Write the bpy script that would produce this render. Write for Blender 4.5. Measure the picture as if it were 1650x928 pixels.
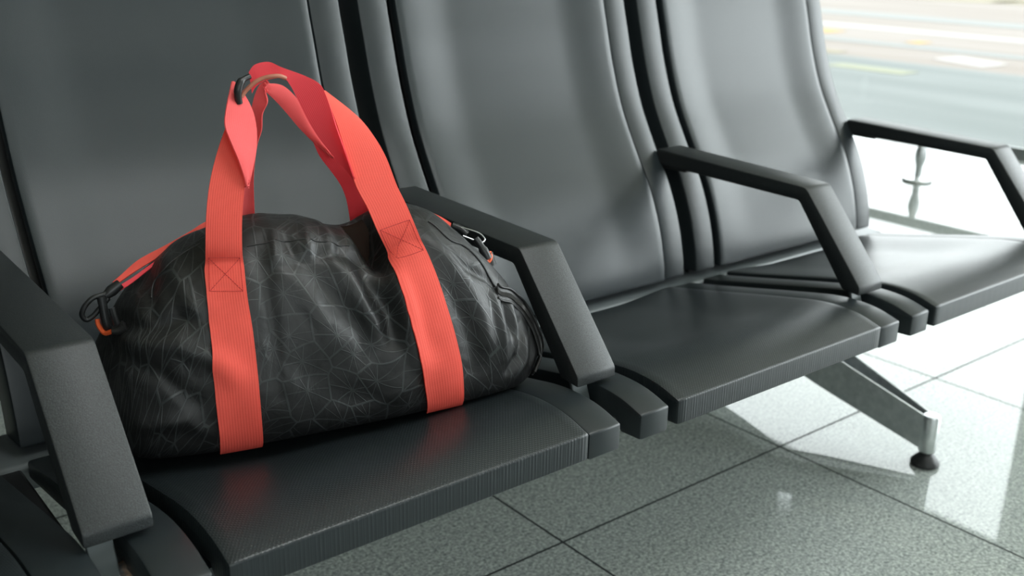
import bpy, bmesh, math, random
from mathutils import Vector, Matrix, noise
from mathutils.bvhtree import BVHTree
from mathutils.geometry import tessellate_polygon

for o in list(bpy.data.objects):
    bpy.data.objects.remove(o)
SC = bpy.context.scene
COL = SC.collection
random.seed(4)

# ------------------------------------------------------------------ camera
cam_d = bpy.data.cameras.new('camera')
cam = bpy.data.objects.new('camera', cam_d)
COL.objects.link(cam)
cam_d.sensor_width = 36.0
cam_d.lens = 37.02
cam_d.clip_start = 0.02
cam_d.clip_end = 2000
AX = Vector((0.77869768, -0.18575736, 0.59926967))      # world X, Y, Z seen in lens axes
AY = Vector((-0.6270736, -0.26120859, 0.73385883))
AZ = Vector((0.02021471, -0.94724035, -0.31988606))
m = Matrix(((AX.x, -AX.y, -AX.z, 0), (AY.x, -AY.y, -AY.z, 0), (AZ.x, -AZ.y, -AZ.z, 1.0), (0, 0, 0, 1)))
cam.matrix_world = m
cam_d.dof.use_dof = True
cam_d.dof.focus_distance = 1.2
cam_d.dof.aperture_fstop = 5.6
SC.camera = cam

# ------------------------------------------------------------------ sky, lamps, exposure
w = bpy.data.worlds.new('sky')
SC.world = w
w.use_nodes = True
nt = w.node_tree
bg = nt.nodes['Background']
bg.inputs['Color'].default_value = (0.94, 0.975, 1.0, 1)
bg.inputs['Strength'].default_value = 6.0
SC.view_settings.view_transform = 'Standard'
SC.view_settings.look = 'None'
SC.view_settings.exposure = 0.0
SC.view_settings.gamma = 1.0
SC.view_settings.use_curve_mapping = False


def area(name, loc, rot, sx, sy, power, color=(1, 1, 1)):
    d = bpy.data.lights.new(name, 'AREA')
    d.shape = 'RECTANGLE'
    d.size = sx
    d.size_y = sy
    d.energy = power
    d.color = color
    o = bpy.data.objects.new(name, d)
    o.location = loc
    o.rotation_euler = rot
    COL.objects.link(o)
    return o


# added lamp for assumed daylight from behind the camera; the wall has no window
area('assumed_daylight_lamp', (-0.8, -3.3, 1.9), (math.radians(82), 0, math.radians(-8)), 4.0, 2.2, 62, (0.90, 0.98, 1.0))
# added lamp boosting daylight at the assumed, unseen side window
area('added_side_lamp', (5.05, -0.9, 1.45), (0, math.radians(90), 0), 2.5, 4.2, 135, (0.90, 0.98, 1.0))
# overhead fill lamp, added to brighten the hall; no known fixture
area('overhead_fill_lamp', (1.4, 0.0, 2.98), (0, 0, 0), 1.2, 1.2, 24, (0.92, 0.98, 1.0))


# ------------------------------------------------------------------ materials
def mat(name, color, rough=0.5, metal=0.0, spec=0.5):
    m = bpy.data.materials.new(name)
    m.use_nodes = True
    b = m.node_tree.nodes['Principled BSDF']
    b.inputs['Base Color'].default_value = (*color, 1)
    b.inputs['Roughness'].default_value = rough
    b.inputs['Metallic'].default_value = metal
    b.inputs['Specular IOR Level'].default_value = spec
    return m


def N(m, t, **kw):
    n = m.node_tree.nodes.new(t)
    for k, v in kw.items():
        setattr(n, k, v)
    return n


def L(m, a, b):
    m.node_tree.links.new(a, b)


def grain(m, scale, bump, c0=None, c1=None, dist=0.0006, detail=3, r0=None, r1=None):
    """fine noise grain: bump, and optionally a tint and gloss variation"""
    b = m.node_tree.nodes['Principled BSDF']
    tc = N(m, 'ShaderNodeTexCoord')
    nz = N(m, 'ShaderNodeTexNoise')
    nz.inputs['Scale'].default_value = scale
    nz.inputs['Detail'].default_value = detail
    L(m, tc.outputs['Object'], nz.inputs['Vector'])
    bp = N(m, 'ShaderNodeBump')
    bp.inputs['Strength'].default_value = bump
    bp.inputs['Distance'].default_value = dist
    L(m, nz.outputs['Fac'], bp.inputs['Height'])
    L(m, bp.outputs['Normal'], b.inputs['Normal'])
    if c0:
        cr = N(m, 'ShaderNodeValToRGB')
        cr.color_ramp.elements[0].position = 0.35
        cr.color_ramp.elements[1].position = 0.7
        cr.color_ramp.elements[0].color = (*c0, 1)
        cr.color_ramp.elements[1].color = (*c1, 1)
        L(m, nz.outputs['Fac'], cr.inputs['Fac'])
        L(m, cr.outputs['Color'], b.inputs['Base Color'])
    if r0 is not None:
        mr = N(m, 'ShaderNodeMapRange')
        mr.inputs['To Min'].default_value = r0
        mr.inputs['To Max'].default_value = r1
        L(m, nz.outputs['Fac'], mr.inputs['Value'])
        L(m, mr.outputs['Result'], b.inputs['Roughness'])
    return m


M = {}
M['arm'] = grain(mat('arm_plastic', (0.035, 0.042, 0.043), 0.46, 0.0, 0.5), 750, 0.4, (0.007, 0.0095, 0.0105), (0.024, 0.029, 0.031), 0.0006)
M['strip'] = grain(mat('seat_trim_plastic', (0.016, 0.0215, 0.024), 0.38, 0.0, 0.42), 1600, 0.2, None, None, 0.0003)
M['steel'] = grain(mat('brushed_steel', (0.72, 0.74, 0.74), 0.38, 1.0), 60, 0.05, (0.66, 0.69, 0.69), (0.82, 0.84, 0.84), 0.0003)
M['beam'] = mat('painted_grey_beam', (0.10, 0.115, 0.12), 0.4, 0.2)
M['bracket'] = mat('painted_bracket', (0.075, 0.09, 0.092), 0.38, 0.2)
M['blackp'] = mat('black_plastic', (0.012, 0.013, 0.014), 0.35)
M['rubber'] = mat('foot_rubber', (0.02, 0.022, 0.022), 0.5)
M['wire'] = mat('grey_wire', (0.35, 0.36, 0.36), 0.25, 0.9)
M['orange'] = mat('orange_pull', (0.85, 0.12, 0.03), 0.5)
M['thread'] = mat('dark_red_thread', (0.50, 0.03, 0.03), 0.7)
M['cord'] = mat('tan_piping', (0.45, 0.16, 0.10), 0.5)
M['lining'] = mat('brown_lining', (0.016, 0.010, 0.007), 0.8, 0.0, 0.1)
M['rust'] = grain(mat('rusty_bolt', (0.12, 0.1, 0.08), 0.5, 0.6), 120, 0.1, (0.06, 0.06, 0.06), (0.25, 0.14, 0.08))

# seat pads: dark leather-like plastic with a fine diagonal emboss
pm = M['pad'] = mat('embossed_pad', (0.015, 0.020, 0.0225), 0.34, 0.0, 0.45)
b = pm.node_tree.nodes['Principled BSDF']
tc = N(pm, 'ShaderNodeTexCoord')
mp = N(pm, 'ShaderNodeMapping')
mp.inputs['Rotation'].default_value = (0, 0, math.radians(38))
L(pm, tc.outputs['Object'], mp.inputs['Vector'])
w1 = N(pm, 'ShaderNodeTexWave')
w1.inputs['Scale'].default_value = 95
w1.bands_direction = 'X'
w2 = N(pm, 'ShaderNodeTexWave')
w2.inputs['Scale'].default_value = 95
w2.bands_direction = 'Y'
L(pm, mp.outputs['Vector'], w1.inputs['Vector'])
L(pm, mp.outputs['Vector'], w2.inputs['Vector'])
mu = N(pm, 'ShaderNodeMath', operation='MULTIPLY')
L(pm, w1.outputs['Fac'], mu.inputs[0])
L(pm, w2.outputs['Fac'], mu.inputs[1])
bp = N(pm, 'ShaderNodeBump')
bp.inputs['Strength'].default_value = 0.35
bp.inputs['Distance'].default_value = 0.0005
L(pm, mu.outputs[0], bp.inputs['Height'])
L(pm, bp.outputs['Normal'], b.inputs['Normal'])
M['backpad'] = grain(mat('back_pad', (0.018, 0.0245, 0.0275), 0.37, 0.0, 0.45), 900, 0.25, None, None, 0.0004)


def web_mat(name, color, rough=0.65):
    """woven webbing, ribs along the strap from its UVs"""
    m = mat(name, color, rough, 0, 0.35)
    b = m.node_tree.nodes['Principled BSDF']
    uv = N(m, 'ShaderNodeUVMap')
    sx = N(m, 'ShaderNodeSeparateXYZ')
    L(m, uv.outputs['UV'], sx.inputs[0])

    def wav(sock, k):
        a = N(m, 'ShaderNodeMath', operation='MULTIPLY')
        a.inputs[1].default_value = k
        s = N(m, 'ShaderNodeMath', operation='SINE')
        L(m, sock, a.inputs[0])
        L(m, a.outputs[0], s.inputs[0])
        return s.outputs[0]
    wu, wv = wav(sx.outputs['X'], 2 * math.pi / 0.0026), wav(sx.outputs['Y'], 2 * math.pi / 0.0013)
    ad = N(m, 'ShaderNodeMath', operation='ADD')
    L(m, wu, ad.inputs[0])
    L(m, wv, ad.inputs[1])
    bp = N(m, 'ShaderNodeBump')
    bp.inputs['Strength'].default_value = 0.25
    bp.inputs['Distance'].default_value = 0.0003
    L(m, ad.outputs[0], bp.inputs['Height'])
    L(m, bp.outputs['Normal'], b.inputs['Normal'])
    mr = N(m, 'ShaderNodeMapRange')
    mr.inputs['From Min'].default_value = -2
    mr.inputs['From Max'].default_value = 2
    L(m, ad.outputs[0], mr.inputs['Value'])
    mx = N(m, 'ShaderNodeMix', data_type='RGBA')
    mx.inputs[6].default_value = (color[0] * 0.97, color[1] * 0.90, color[2] * 0.92, 1)
    mx.inputs[7].default_value = (*color, 1)
    L(m, mr.outputs['Result'], mx.inputs[0])
    L(m, mx.outputs[2], b.inputs['Base Color'])
    tl = N(m, 'ShaderNodeBsdfTranslucent')
    L(m, mx.outputs[2], tl.inputs['Color'])
    ms = N(m, 'ShaderNodeMixShader')
    ms.inputs[0].default_value = 0.3
    L(m, b.outputs[0], ms.inputs[1])
    L(m, tl.outputs[0], ms.inputs[2])
    L(m, ms.outputs[0], m.node_tree.nodes['Material Output'].inputs['Surface'])
    return m


M['web'] = web_mat('coral_webbing', (1.0, 0.145, 0.105))
M['webpink'] = web_mat('pink_webbing', (1.0, 0.16, 0.16))
M['webred'] = web_mat('red_webbing', (1.0, 0.095, 0.12))

# bag cloth: black ripstop with an embossed star-burst line pattern
bm_ = M['cloth'] = mat('bag_cloth', (0.012, 0.012, 0.012), 0.42)
b = bm_.node_tree.nodes['Principled BSDF']
uv = N(bm_, 'ShaderNodeUVMap')


def burst(scale, spokes, wdt, off):
    mp = N(bm_, 'ShaderNodeMapping')
    mp.inputs['Location'].default_value = (off, off * 0.7, 0)
    mp.inputs['Scale'].default_value = (scale, scale, scale)
    L(bm_, uv.outputs['UV'], mp.inputs['Vector'])
    v = N(bm_, 'ShaderNodeTexVoronoi', voronoi_dimensions='2D', feature='F1')
    v.inputs['Scale'].default_value = 1.0
    L(bm_, mp.outputs['Vector'], v.inputs['Vector'])
    d = N(bm_, 'ShaderNodeVectorMath', operation='SUBTRACT')
    L(bm_, mp.outputs['Vector'], d.inputs[0])
    L(bm_, v.outputs['Position'], d.inputs[1])
    s = N(bm_, 'ShaderNodeSeparateXYZ')
    L(bm_, d.outputs[0], s.inputs[0])
    at = N(bm_, 'ShaderNodeMath', operation='ARCTAN2')
    L(bm_, s.outputs['Y'], at.inputs[0])
    L(bm_, s.outputs['X'], at.inputs[1])
    # uneven spacing of the spokes
    hs = N(bm_, 'ShaderNodeSeparateColor')
    L(bm_, v.outputs['Color'], hs.inputs[0])
    a2 = N(bm_, 'ShaderNodeMath', operation='MULTIPLY_ADD')
    L(bm_, at.outputs[0], a2.inputs[0])
    a2.inputs[1].default_value = 3
    L(bm_, hs.outputs[0], a2.inputs[2])
    sn = N(bm_, 'ShaderNodeMath', operation='SINE')
    L(bm_, a2.outputs[0], sn.inputs[0])
    mm = N(bm_, 'ShaderNodeMath', operation='MULTIPLY_ADD')
    L(bm_, sn.outputs[0], mm.inputs[0])
    mm.inputs[1].default_value = 0.6
    aa = N(bm_, 'ShaderNodeMath', operation='MULTIPLY_ADD')
    L(bm_, at.outputs[0], aa.inputs[0])
    aa.inputs[1].default_value = spokes / 2.0
    L(bm_, hs.outputs[1], aa.inputs[2])
    L(bm_, aa.outputs[0], mm.inputs[2])
    s2 = N(bm_, 'ShaderNodeMath', operation='SINE')
    L(bm_, mm.outputs[0], s2.inputs[0])
    ab = N(bm_, 'ShaderNodeMath', operation='ABSOLUTE')
    L(bm_, s2.outputs[0], ab.inputs[0])
    ds = N(bm_, 'ShaderNodeMath', operation='MULTIPLY')
    L(bm_, ab.outputs[0], ds.inputs[0])
    L(bm_, v.outputs['Distance'], ds.inputs[1])
    ve = N(bm_, 'ShaderNodeTexVoronoi', voronoi_dimensions='2D', feature='DISTANCE_TO_EDGE')
    ve.inputs['Scale'].default_value = 1.0
    L(bm_, mp.outputs['Vector'], ve.inputs['Vector'])
    e2 = N(bm_, 'ShaderNodeMath', operation='MULTIPLY')
    L(bm_, ve.outputs['Distance'], e2.inputs[0])
    e2.inputs[1].default_value = 2.2
    mn = N(bm_, 'ShaderNodeMath', operation='MINIMUM')
    L(bm_, ds.outputs[0], mn.inputs[0])
    L(bm_, e2.outputs[0], mn.inputs[1])
    mr = N(bm_, 'ShaderNodeMapRange', interpolation_type='SMOOTHSTEP')
    mr.inputs['From Min'].default_value = wdt * 0.35
    mr.inputs['From Max'].default_value = wdt
    mr.inputs['To Min'].default_value = 1
    mr.inputs['To Max'].default_value = 0
    L(bm_, mn.outputs[0], mr.inputs['Value'])
    return mr.outputs['Result']


l1a = burst(23, 10, 0.085, 0.0)
nm = N(bm_, 'ShaderNodeTexNoise')
nm.inputs['Scale'].default_value = 9
L(bm_, uv.outputs['UV'], nm.inputs['Vector'])
nr = N(bm_, 'ShaderNodeMapRange')
nr.inputs['From Min'].default_value = 0.35
nr.inputs['From Max'].default_value = 0.62
nr.inputs['To Min'].default_value = 0.45
L(bm_, nm.outputs['Fac'], nr.inputs['Value'])
lm = N(bm_, 'ShaderNodeMath', operation='MULTIPLY')
L(bm_, l1a, lm.inputs[0])
L(bm_, nr.outputs['Result'], lm.inputs[1])
l1 = lm.outputs[0]
# each printed line is a slightly paler, glossier film
cm = N(bm_, 'ShaderNodeMix', data_type='RGBA')
cm.inputs[6].default_value = (0.008, 0.0085, 0.0088, 1)
cm.inputs[7].default_value = (0.032, 0.036, 0.037, 1)
L(bm_, l1, cm.inputs[0])
L(bm_, cm.outputs[2], b.inputs['Base Color'])
rm = N(bm_, 'ShaderNodeMapRange')
rm.inputs['To Min'].default_value = 0.50
rm.inputs['To Max'].default_value = 0.38
L(bm_, l1, rm.inputs['Value'])
L(bm_, rm.outputs['Result'], b.inputs['Roughness'])
nz = N(bm_, 'ShaderNodeTexNoise')
nz.inputs['Scale'].default_value = 26
nz.inputs['Detail'].default_value = 4
nz.inputs['Distortion'].default_value = 0.8
tc = N(bm_, 'ShaderNodeTexCoord')
L(bm_, tc.outputs['Object'], nz.inputs['Vector'])
hsum = N(bm_, 'ShaderNodeMath', operation='MULTIPLY_ADD')
L(bm_, nz.outputs['Fac'], hsum.inputs[0])
hsum.inputs[1].default_value = 2.0
l03 = N(bm_, 'ShaderNodeMath', operation='MULTIPLY')
l03.inputs[1].default_value = 0.25
L(bm_, l1, l03.inputs[0])
L(bm_, l03.outputs[0], hsum.inputs[2])
bp = N(bm_, 'ShaderNodeBump')
bp.inputs['Strength'].default_value = 0.55
bp.inputs['Distance'].default_value = 0.0016
L(bm_, hsum.outputs[0], bp.inputs['Height'])
L(bm_, bp.outputs['Normal'], b.inputs['Normal'])
M['clothplain'] = mat('bag_trim_cloth', (0.012, 0.012, 0.012), 0.5)

# zipper: ribbed black tape
zp = M['zip'] = mat('black_zipper', (0.02, 0.02, 0.02), 0.3)
M['smear'] = mat('faded_yellow_paint', (0.10, 0.105, 0.062), 0.8)


# polished granite tiles
T = 0.6
GX, GY = 1.0815, 1.170
fl = M['floor'] = mat('polished_granite_tiles', (0.3, 0.31, 0.3), 0.06)
b = fl.node_tree.nodes['Principled BSDF']
b.inputs['Specular IOR Level'].default_value = 0.48
tc = N(fl, 'ShaderNodeTexCoord')
n1 = N(fl, 'ShaderNodeTexNoise')
n1.inputs['Scale'].default_value = 170
n1.inputs['Detail'].default_value = 5
n1.inputs['Roughness'].default_value = 0.65
n2 = N(fl, 'ShaderNodeTexVoronoi')
n2.inputs['Scale'].default_value = 260
L(fl, tc.outputs['Object'], n1.inputs['Vector'])
L(fl, tc.outputs['Object'], n2.inputs['Vector'])
cr = N(fl, 'ShaderNodeValToRGB')
e = cr.color_ramp.elements
e[0].position, e[0].color = 0.34, (0.165, 0.185, 0.18, 1)
e[1].position, e[1].color = 0.66, (0.47, 0.50, 0.48, 1)
e3 = e.new(0.5)
e3.color = (0.31, 0.34, 0.325, 1)
L(fl, n1.outputs['Fac'], cr.inputs['Fac'])
cr2 = N(fl, 'ShaderNodeValToRGB')
cr2.color_ramp.elements[0].position, cr2.color_ramp.elements[0].color = 0.0, (0.72, 0.74, 0.74, 1)
cr2.color_ramp.elements[1].position, cr2.color_ramp.elements[1].color = 0.6, (1.12, 1.12, 1.10, 1)
hc = N(fl, 'ShaderNodeSeparateColor')
L(fl, n2.outputs['Color'], hc.inputs[0])
L(fl, hc.outputs[0], cr2.inputs['Fac'])
mx = N(fl, 'ShaderNodeMix', data_type='RGBA', blend_type='MULTIPLY')
mx.inputs[0].default_value = 1
L(fl, cr.outputs['Color'], mx.inputs[6])
L(fl, cr2.outputs['Color'], mx.inputs[7])
# joints
sp = N(fl, 'ShaderNodeSeparateXYZ')
L(fl, tc.outputs['Object'], sp.inputs[0])


def joint(sock, off):
    a = N(fl, 'ShaderNodeMath', operation='SUBTRACT')
    a.inputs[1].default_value = off - T / 2
    L(fl, sock, a.inputs[0])
    k = N(fl, 'ShaderNodeMath', operation='PINGPONG')
    k.inputs[1].default_value = T / 2
    L(fl, a.outputs[0], k.inputs[0])
    c = N(fl, 'ShaderNodeMath', operation='GREATER_THAN')
    c.inputs[1].default_value = T / 2 - 0.0024
    L(fl, k.outputs[0], c.inputs[0])
    return c.outputs[0]


jm = N(fl, 'ShaderNodeMath', operation='MAXIMUM')
L(fl, joint(sp.outputs['X'], GX), jm.inputs[0])
L(fl, joint(sp.outputs['Y'], GY), jm.inputs[1])
mj = N(fl, 'ShaderNodeMix', data_type='RGBA')
L(fl, jm.outputs[0], mj.inputs[0])
L(fl, mx.outputs[2], mj.inputs[6])
mj.inputs[7].default_value = (0.035, 0.04, 0.04, 1)
L(fl, mj.outputs[2], b.inputs['Base Color'])
rj = N(fl, 'ShaderNodeMapRange')
rj.inputs['To Min'].default_value = 0.03
rj.inputs['To Max'].default_value = 0.7
L(fl, jm.outputs[0], rj.inputs['Value'])
L(fl, rj.outputs['Result'], b.inputs['Roughness'])
sj = N(fl, 'ShaderNodeMapRange')
sj.inputs['To Min'].default_value = 0.36
sj.inputs['To Max'].default_value = 0.0
L(fl, jm.outputs[0], sj.inputs['Value'])
L(fl, sj.outputs['Result'], b.inputs['Specular IOR Level'])

M['wall'] = grain(mat('hall_wall_paint', (0.20, 0.21, 0.21), 0.6), 30, 0.05)
M['ceiling'] = grain(mat('ceiling_paint', (0.80, 0.76, 0.62), 0.8), 30, 0.05)
M['darkwall'] = grain(mat('dark_wall_cladding', (0.05, 0.055, 0.06), 0.6), 30, 0.05)
M['frame'] = mat('window_frame_metal', (0.30, 0.32, 0.32), 0.35, 0.6)
M['glow'] = mat('fill_panel_glow', (0.8, 0.8, 0.8), 0.5)  # emissive face of the added overhead fill panel
gb = M['glow'].node_tree.nodes['Principled BSDF']
gb.inputs['Emission Color'].default_value = (1, 0.98, 0.95, 1)
gb.inputs['Emission Strength'].default_value = 3.0
gl = M['glass'] = bpy.data.materials.new('window_glass')
gl.use_nodes = True
gn = gl.node_tree
gn.nodes.clear()
out = gn.nodes.new('ShaderNodeOutputMaterial')
tr = gn.nodes.new('ShaderNodeBsdfTransparent')
tr.inputs['Color'].default_value = (0.97, 0.99, 0.98, 1)
gs = gn.nodes.new('ShaderNodeBsdfGlossy')
gs.inputs['Roughness'].default_value = 0.02
fr = gn.nodes.new('ShaderNodeFresnel')
fr.inputs['IOR'].default_value = 1.2
mxs = gn.nodes.new('ShaderNodeMixShader')
gn.links.new(fr.outputs[0], mxs.inputs[0])
gn.links.new(tr.outputs[0], mxs.inputs[1])
gn.links.new(gs.outputs[0], mxs.inputs[2])
gn.links.new(mxs.outputs[0], out.inputs[0])


def streak_mat(name, c0, c1, scale, rough=0.8):
    m = mat(name, c0, rough, 0, 0.2)
    b = m.node_tree.nodes['Principled BSDF']
    tc = N(m, 'ShaderNodeTexCoord')
    mp = N(m, 'ShaderNodeMapping')
    mp.inputs['Scale'].default_value = (scale, scale * 0.12, 1)
    L(m, tc.outputs['Object'], mp.inputs['Vector'])
    nz = N(m, 'ShaderNodeTexNoise')
    nz.inputs['Scale'].default_value = 1
    nz.inputs['Detail'].default_value = 4
    L(m, mp.outputs['Vector'], nz.inputs['Vector'])
    cr = N(m, 'ShaderNodeValToRGB')
    cr.color_ramp.elements[0].position, cr.color_ramp.elements[0].color = 0.38, (*c0, 1)
    cr.color_ramp.elements[1].position, cr.color_ramp.elements[1].color = 0.62, (*c1, 1)
    L(m, nz.outputs['Fac'], cr.inputs['Fac'])
    L(m, cr.outputs['Color'], b.inputs['Base Color'])
    return m


M['apronshade'] = streak_mat('shadowed_apron_tone', (0.068, 0.077, 0.074), (0.090, 0.099, 0.096), 0.35)  # terminal's shadow on the apron, put into a darker ground colour
M['concrete'] = streak_mat('apron_concrete', (0.112, 0.094, 0.080), (0.138, 0.121, 0.108), 0.35)
M['lane'] = mat('pale_paint', (0.16, 0.15, 0.14), 0.8)
M['greyline'] = mat('grey_joint_paint', (0.092, 0.097, 0.092), 0.8)
M['yellow'] = mat('yellow_paint', (0.20, 0.12, 0.012), 0.8)
M['sand'] = mat('dry_grass_verge', (0.115, 0.10, 0.06), 0.9)


# ------------------------------------------------------------------ mesh helpers
def obj(name, verts, faces, material, parent=None, smooth=True, uvs=None):
    me = bpy.data.meshes.new(name)
    me.from_pydata([tuple(v) for v in verts], [], faces)
    me.update()
    if uvs:
        ul = me.uv_layers.new(name='UVMap')
        for lp in me.loops:
            ul.data[lp.index].uv = uvs[lp.vertex_index]
    bmx = bmesh.new()
    bmx.from_mesh(me)
    bmesh.ops.recalc_face_normals(bmx, faces=bmx.faces)
    bmx.to_mesh(me)
    bmx.free()
    o = bpy.data.objects.new(name, me)
    COL.objects.link(o)
    me.materials.append(material)
    if smooth:
        for p in me.polygons:
            p.use_smooth = True
        me.set_sharp_from_angle(angle=math.radians(40))
    if parent:
        o.parent = parent
    return o


def empty(name, loc, rz, label, cat, group=None):
    o = bpy.data.objects.new(name, None)
    o.location = loc
    o.rotation_euler = (0, 0, rz)
    o.empty_display_size = 0.1
    COL.objects.link(o)
    return tag(o, label, cat, group)


def tag(o, label, cat, group=None, kind=None):
    o['label'] = label
    o['category'] = cat
    if group:
        o['group'] = group
    if kind:
        o['kind'] = kind
    return o


class MB:
    def __init__(s):
        s.v, s.f = [], []

    def add(s, v, f):
        n = len(s.v)
        s.v += [Vector(p) for p in v]
        s.f += [tuple(i + n for i in q) for q in f]
        return s

    def box(s, x0, x1, y0, y1, z0, z1):
        v = [(x, y, z) for x in (x0, x1) for y in (y0, y1) for z in (z0, z1)]
        return s.add(v, [(0, 1, 3, 2), (4, 6, 7, 5), (0, 4, 5, 1), (2, 3, 7, 6), (0, 2, 6, 4), (1, 5, 7, 3)])

    def tube(s, pts, r, n=12, closed=False):
        pts = [Vector(p) for p in pts]
        rs = r if isinstance(r, (list, tuple)) else [r] * len(pts)
        v, f = [], []
        K = len(pts)
        ref = None
        for i, p in enumerate(pts):
            a = pts[(i - 1) % K] if (closed or i > 0) else p
            c = pts[(i + 1) % K] if (closed or i < K - 1) else p
            t = (c - a).normalized()
            if ref is None:
                ref = t.orthogonal().normalized()
            ref = (ref - t * ref.dot(t)).normalized()
            bb = t.cross(ref)
            for k in range(n):
                an = 2 * math.pi * k / n
                v.append(p + (ref * math.cos(an) + bb * math.sin(an)) * rs[i])
        for i in range(K if closed else K - 1):
            j = (i + 1) % K
            for k in range(n):
                f.append((i * n + k, i * n + (k + 1) % n, j * n + (k + 1) % n, j * n + k))
        if not closed:
            f.append(tuple(range(n)))
            f.append(tuple((K - 1) * n + k for k in range(n)))
        return s.add(v, f)

    def lathe(s, prof, c=(0, 0, 0), n=40):
        v, f = [], []
        for r, z in prof:
            for k in range(n):
                an = 2 * math.pi * k / n
                v.append((c[0] + r * math.cos(an), c[1] + r * math.sin(an), c[2] + z))
        for i in range(len(prof) - 1):
            for k in range(n):
                f.append((i * n + k, i * n + (k + 1) % n, (i + 1) * n + (k + 1) % n, (i + 1) * n + k))
        f.append(tuple(range(n)))
        f.append(tuple((len(prof) - 1) * n + k for k in range(n)))
        return s.add(v, f)

    def build(s, name, material, parent=None, smooth=True, bevel=0, seg=3):
        o = obj(name, s.v, s.f, material, parent, smooth)
        if bevel:
            md = o.modifiers.new('bevel', 'BEVEL')
            md.width = bevel
            md.segments = seg
            md.limit_method = 'ANGLE'
            md.angle_limit = math.radians(35)
        return o


def spline(pts, n):
    """Catmull-Rom through pts (tuples of any size), n samples per span"""
    P = [pts[0]] + list(pts) + [pts[-1]]
    out = []
    for i in range(1, len(P) - 2):
        a, b_, c, d = P[i - 1], P[i], P[i + 1], P[i + 2]
        for k in range(n):
            t = k / n
            out.append(tuple(0.5 * (2 * q + (r - p) * t + (2 * p - 5 * q + 4 * r - s) * t * t + (3 * q - p - 3 * r + s) * t ** 3)
                             for p, q, r, s in zip(a, b_, c, d)))
    out.append(tuple(pts[-1]))
    return out


def fillet(poly, rad, seg=4):
    """round the corners of a closed 2-D polygon; rad = one radius per corner"""
    out = []
    n = len(poly)
    for i in range(n):
        p = Vector(poly[i])
        r = rad[i]
        if r <= 0:
            out.append(p)
            continue
        a, c = Vector(poly[i - 1]), Vector(poly[(i + 1) % n])
        d1, d2 = (a - p), (c - p)
        l = min(r, d1.length * 0.45, d2.length * 0.45)
        s, e_ = p + d1.normalized() * l, p + d2.normalized() * l
        for k in range(seg + 1):
            t = k / seg
            out.append(s * (1 - t) ** 2 + p * 2 * t * (1 - t) + e_ * t * t)
    return out


def inset(poly, d):
    n = len(poly)
    ar = sum(poly[i].x * poly[(i + 1) % n].y - poly[(i + 1) % n].x * poly[i].y for i in range(n))
    sg = 1 if ar > 0 else -1
    out = []
    for i in range(n):
        t = (poly[(i + 1) % n] - poly[i - 1])
        if t.length < 1e-9:
            out.append(poly[i].copy())
            continue
        t.normalize()
        out.append(poly[i] + Vector((-t.y, t.x)) * d * sg)
    return out


def sweep_x(name, poly, x0, x1, r, material, parent, nx=2, dish=None):
    """closed (y,z) outline swept along x with rounded ends"""
    poly = [Vector(p) for p in poly]
    st = [(x0, r), (x0 + r * 0.3, r * 0.29), (x0 + r, 0)]
    for i in range(1, nx):
        st.append((x0 + r + (x1 - x0 - 2 * r) * i / nx, 0))
    st += [(x1 - r, 0), (x1 - r * 0.3, r * 0.29), (x1, r)]
    v, f = [], []
    n = len(poly)
    for x, d in st:
        q = inset(poly, d) if d > 0 else poly
        for p in q:
            y, z = p.x, p.y
            if dish:
                dy, dz = dish(x, y, z)
                y += dy
                z += dz
            v.append((x, y, z))
    for i in range(len(st) - 1):
        for k in range(n):
            f.append((i * n + k, i * n + (k + 1) % n, (i + 1) * n + (k + 1) % n, (i + 1) * n + k))
    for i in (0, len(st) - 1):
        ring = [Vector((v[i * n + k][1], v[i * n + k][2], 0)) for k in range(n)]
        for tri in tessellate_polygon([ring]):
            f.append(tuple(i * n + q for q in tri))
    return obj(name, v, f, material, parent)


def sst(a, b_, x):
    t = max(0, min(1, (x - a) / (b_ - a)))
    return t * t * (3 - 2 * t)


# ------------------------------------------------------------------ the hall
def structure(name, mb, material, **kw):
    o = mb.build(name, material, None, False, **kw)
    o['kind'] = 'structure'
    return o


WX = 5.12
H1, H2 = 2.13, 2.85
structure('floor', MB().box(-5, WX + 0.05, -4, 4.3, -0.2, 0), M['floor'])
structure('ceiling', MB().box(-5, WX + 0.05, -4, 4.3, 3.0, 3.15), M['ceiling'])
structure('wall_back', MB().box(-5, WX + 0.05, 4.3, 4.45, -0.2, 3.15), M['darkwall'])
structure('ceiling_soffit', MB().box(-5, WX, 1.25, 3.12, H1 + 0.01, 3.0), M['ceiling'])
mb = MB().box(WX, WX + 0.15, 1.30, 4.3, H1, 3.0)
mb.box(WX, WX + 0.15, -4, 1.30, H2, 3.0)
mb.box(WX, WX + 0.15, 1.30, 2.10, -0.2, H1)
mb.box(WX, WX + 0.15, -4.0, -3.4, -0.2, H2)
structure('wall_right', mb, M['wall'])
structure('wall_front', MB().box(-5, WX + 0.05, -4.15, -4, -0.2, 3.15), M['wall'])
structure('wall_left', MB().box(-5.15, -5, -4.15, 4.45, -0.2, 3.15), M['wall'])


def window(name, y0, y1, h):
    f = MB()
    for a, c, e0, e1 in ((y0, y0 + 0.06, 0.03, h - 0.06), (y1 - 0.06, y1, 0.03, h - 0.06), (y0, y1, -0.02, 0.03), (y0, y1, h - 0.06, h)):
        f.box(WX + 0.03, WX + 0.09, a, c, e0, e1)
    o = structure(name, f, M['frame'])
    MB().box(WX + 0.055, WX + 0.063, y0 + 0.06, y1 - 0.06, 0.03, h - 0.06).build('pane', M['glass'], o, False)


window('window_1', 2.10, 4.30, H1)
window('assumed_window', -3.4, 1.30, H2)  # assumed window, out of view, made tall to brighten the seats

# outside, one storey down
GZ = -4.0


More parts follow.
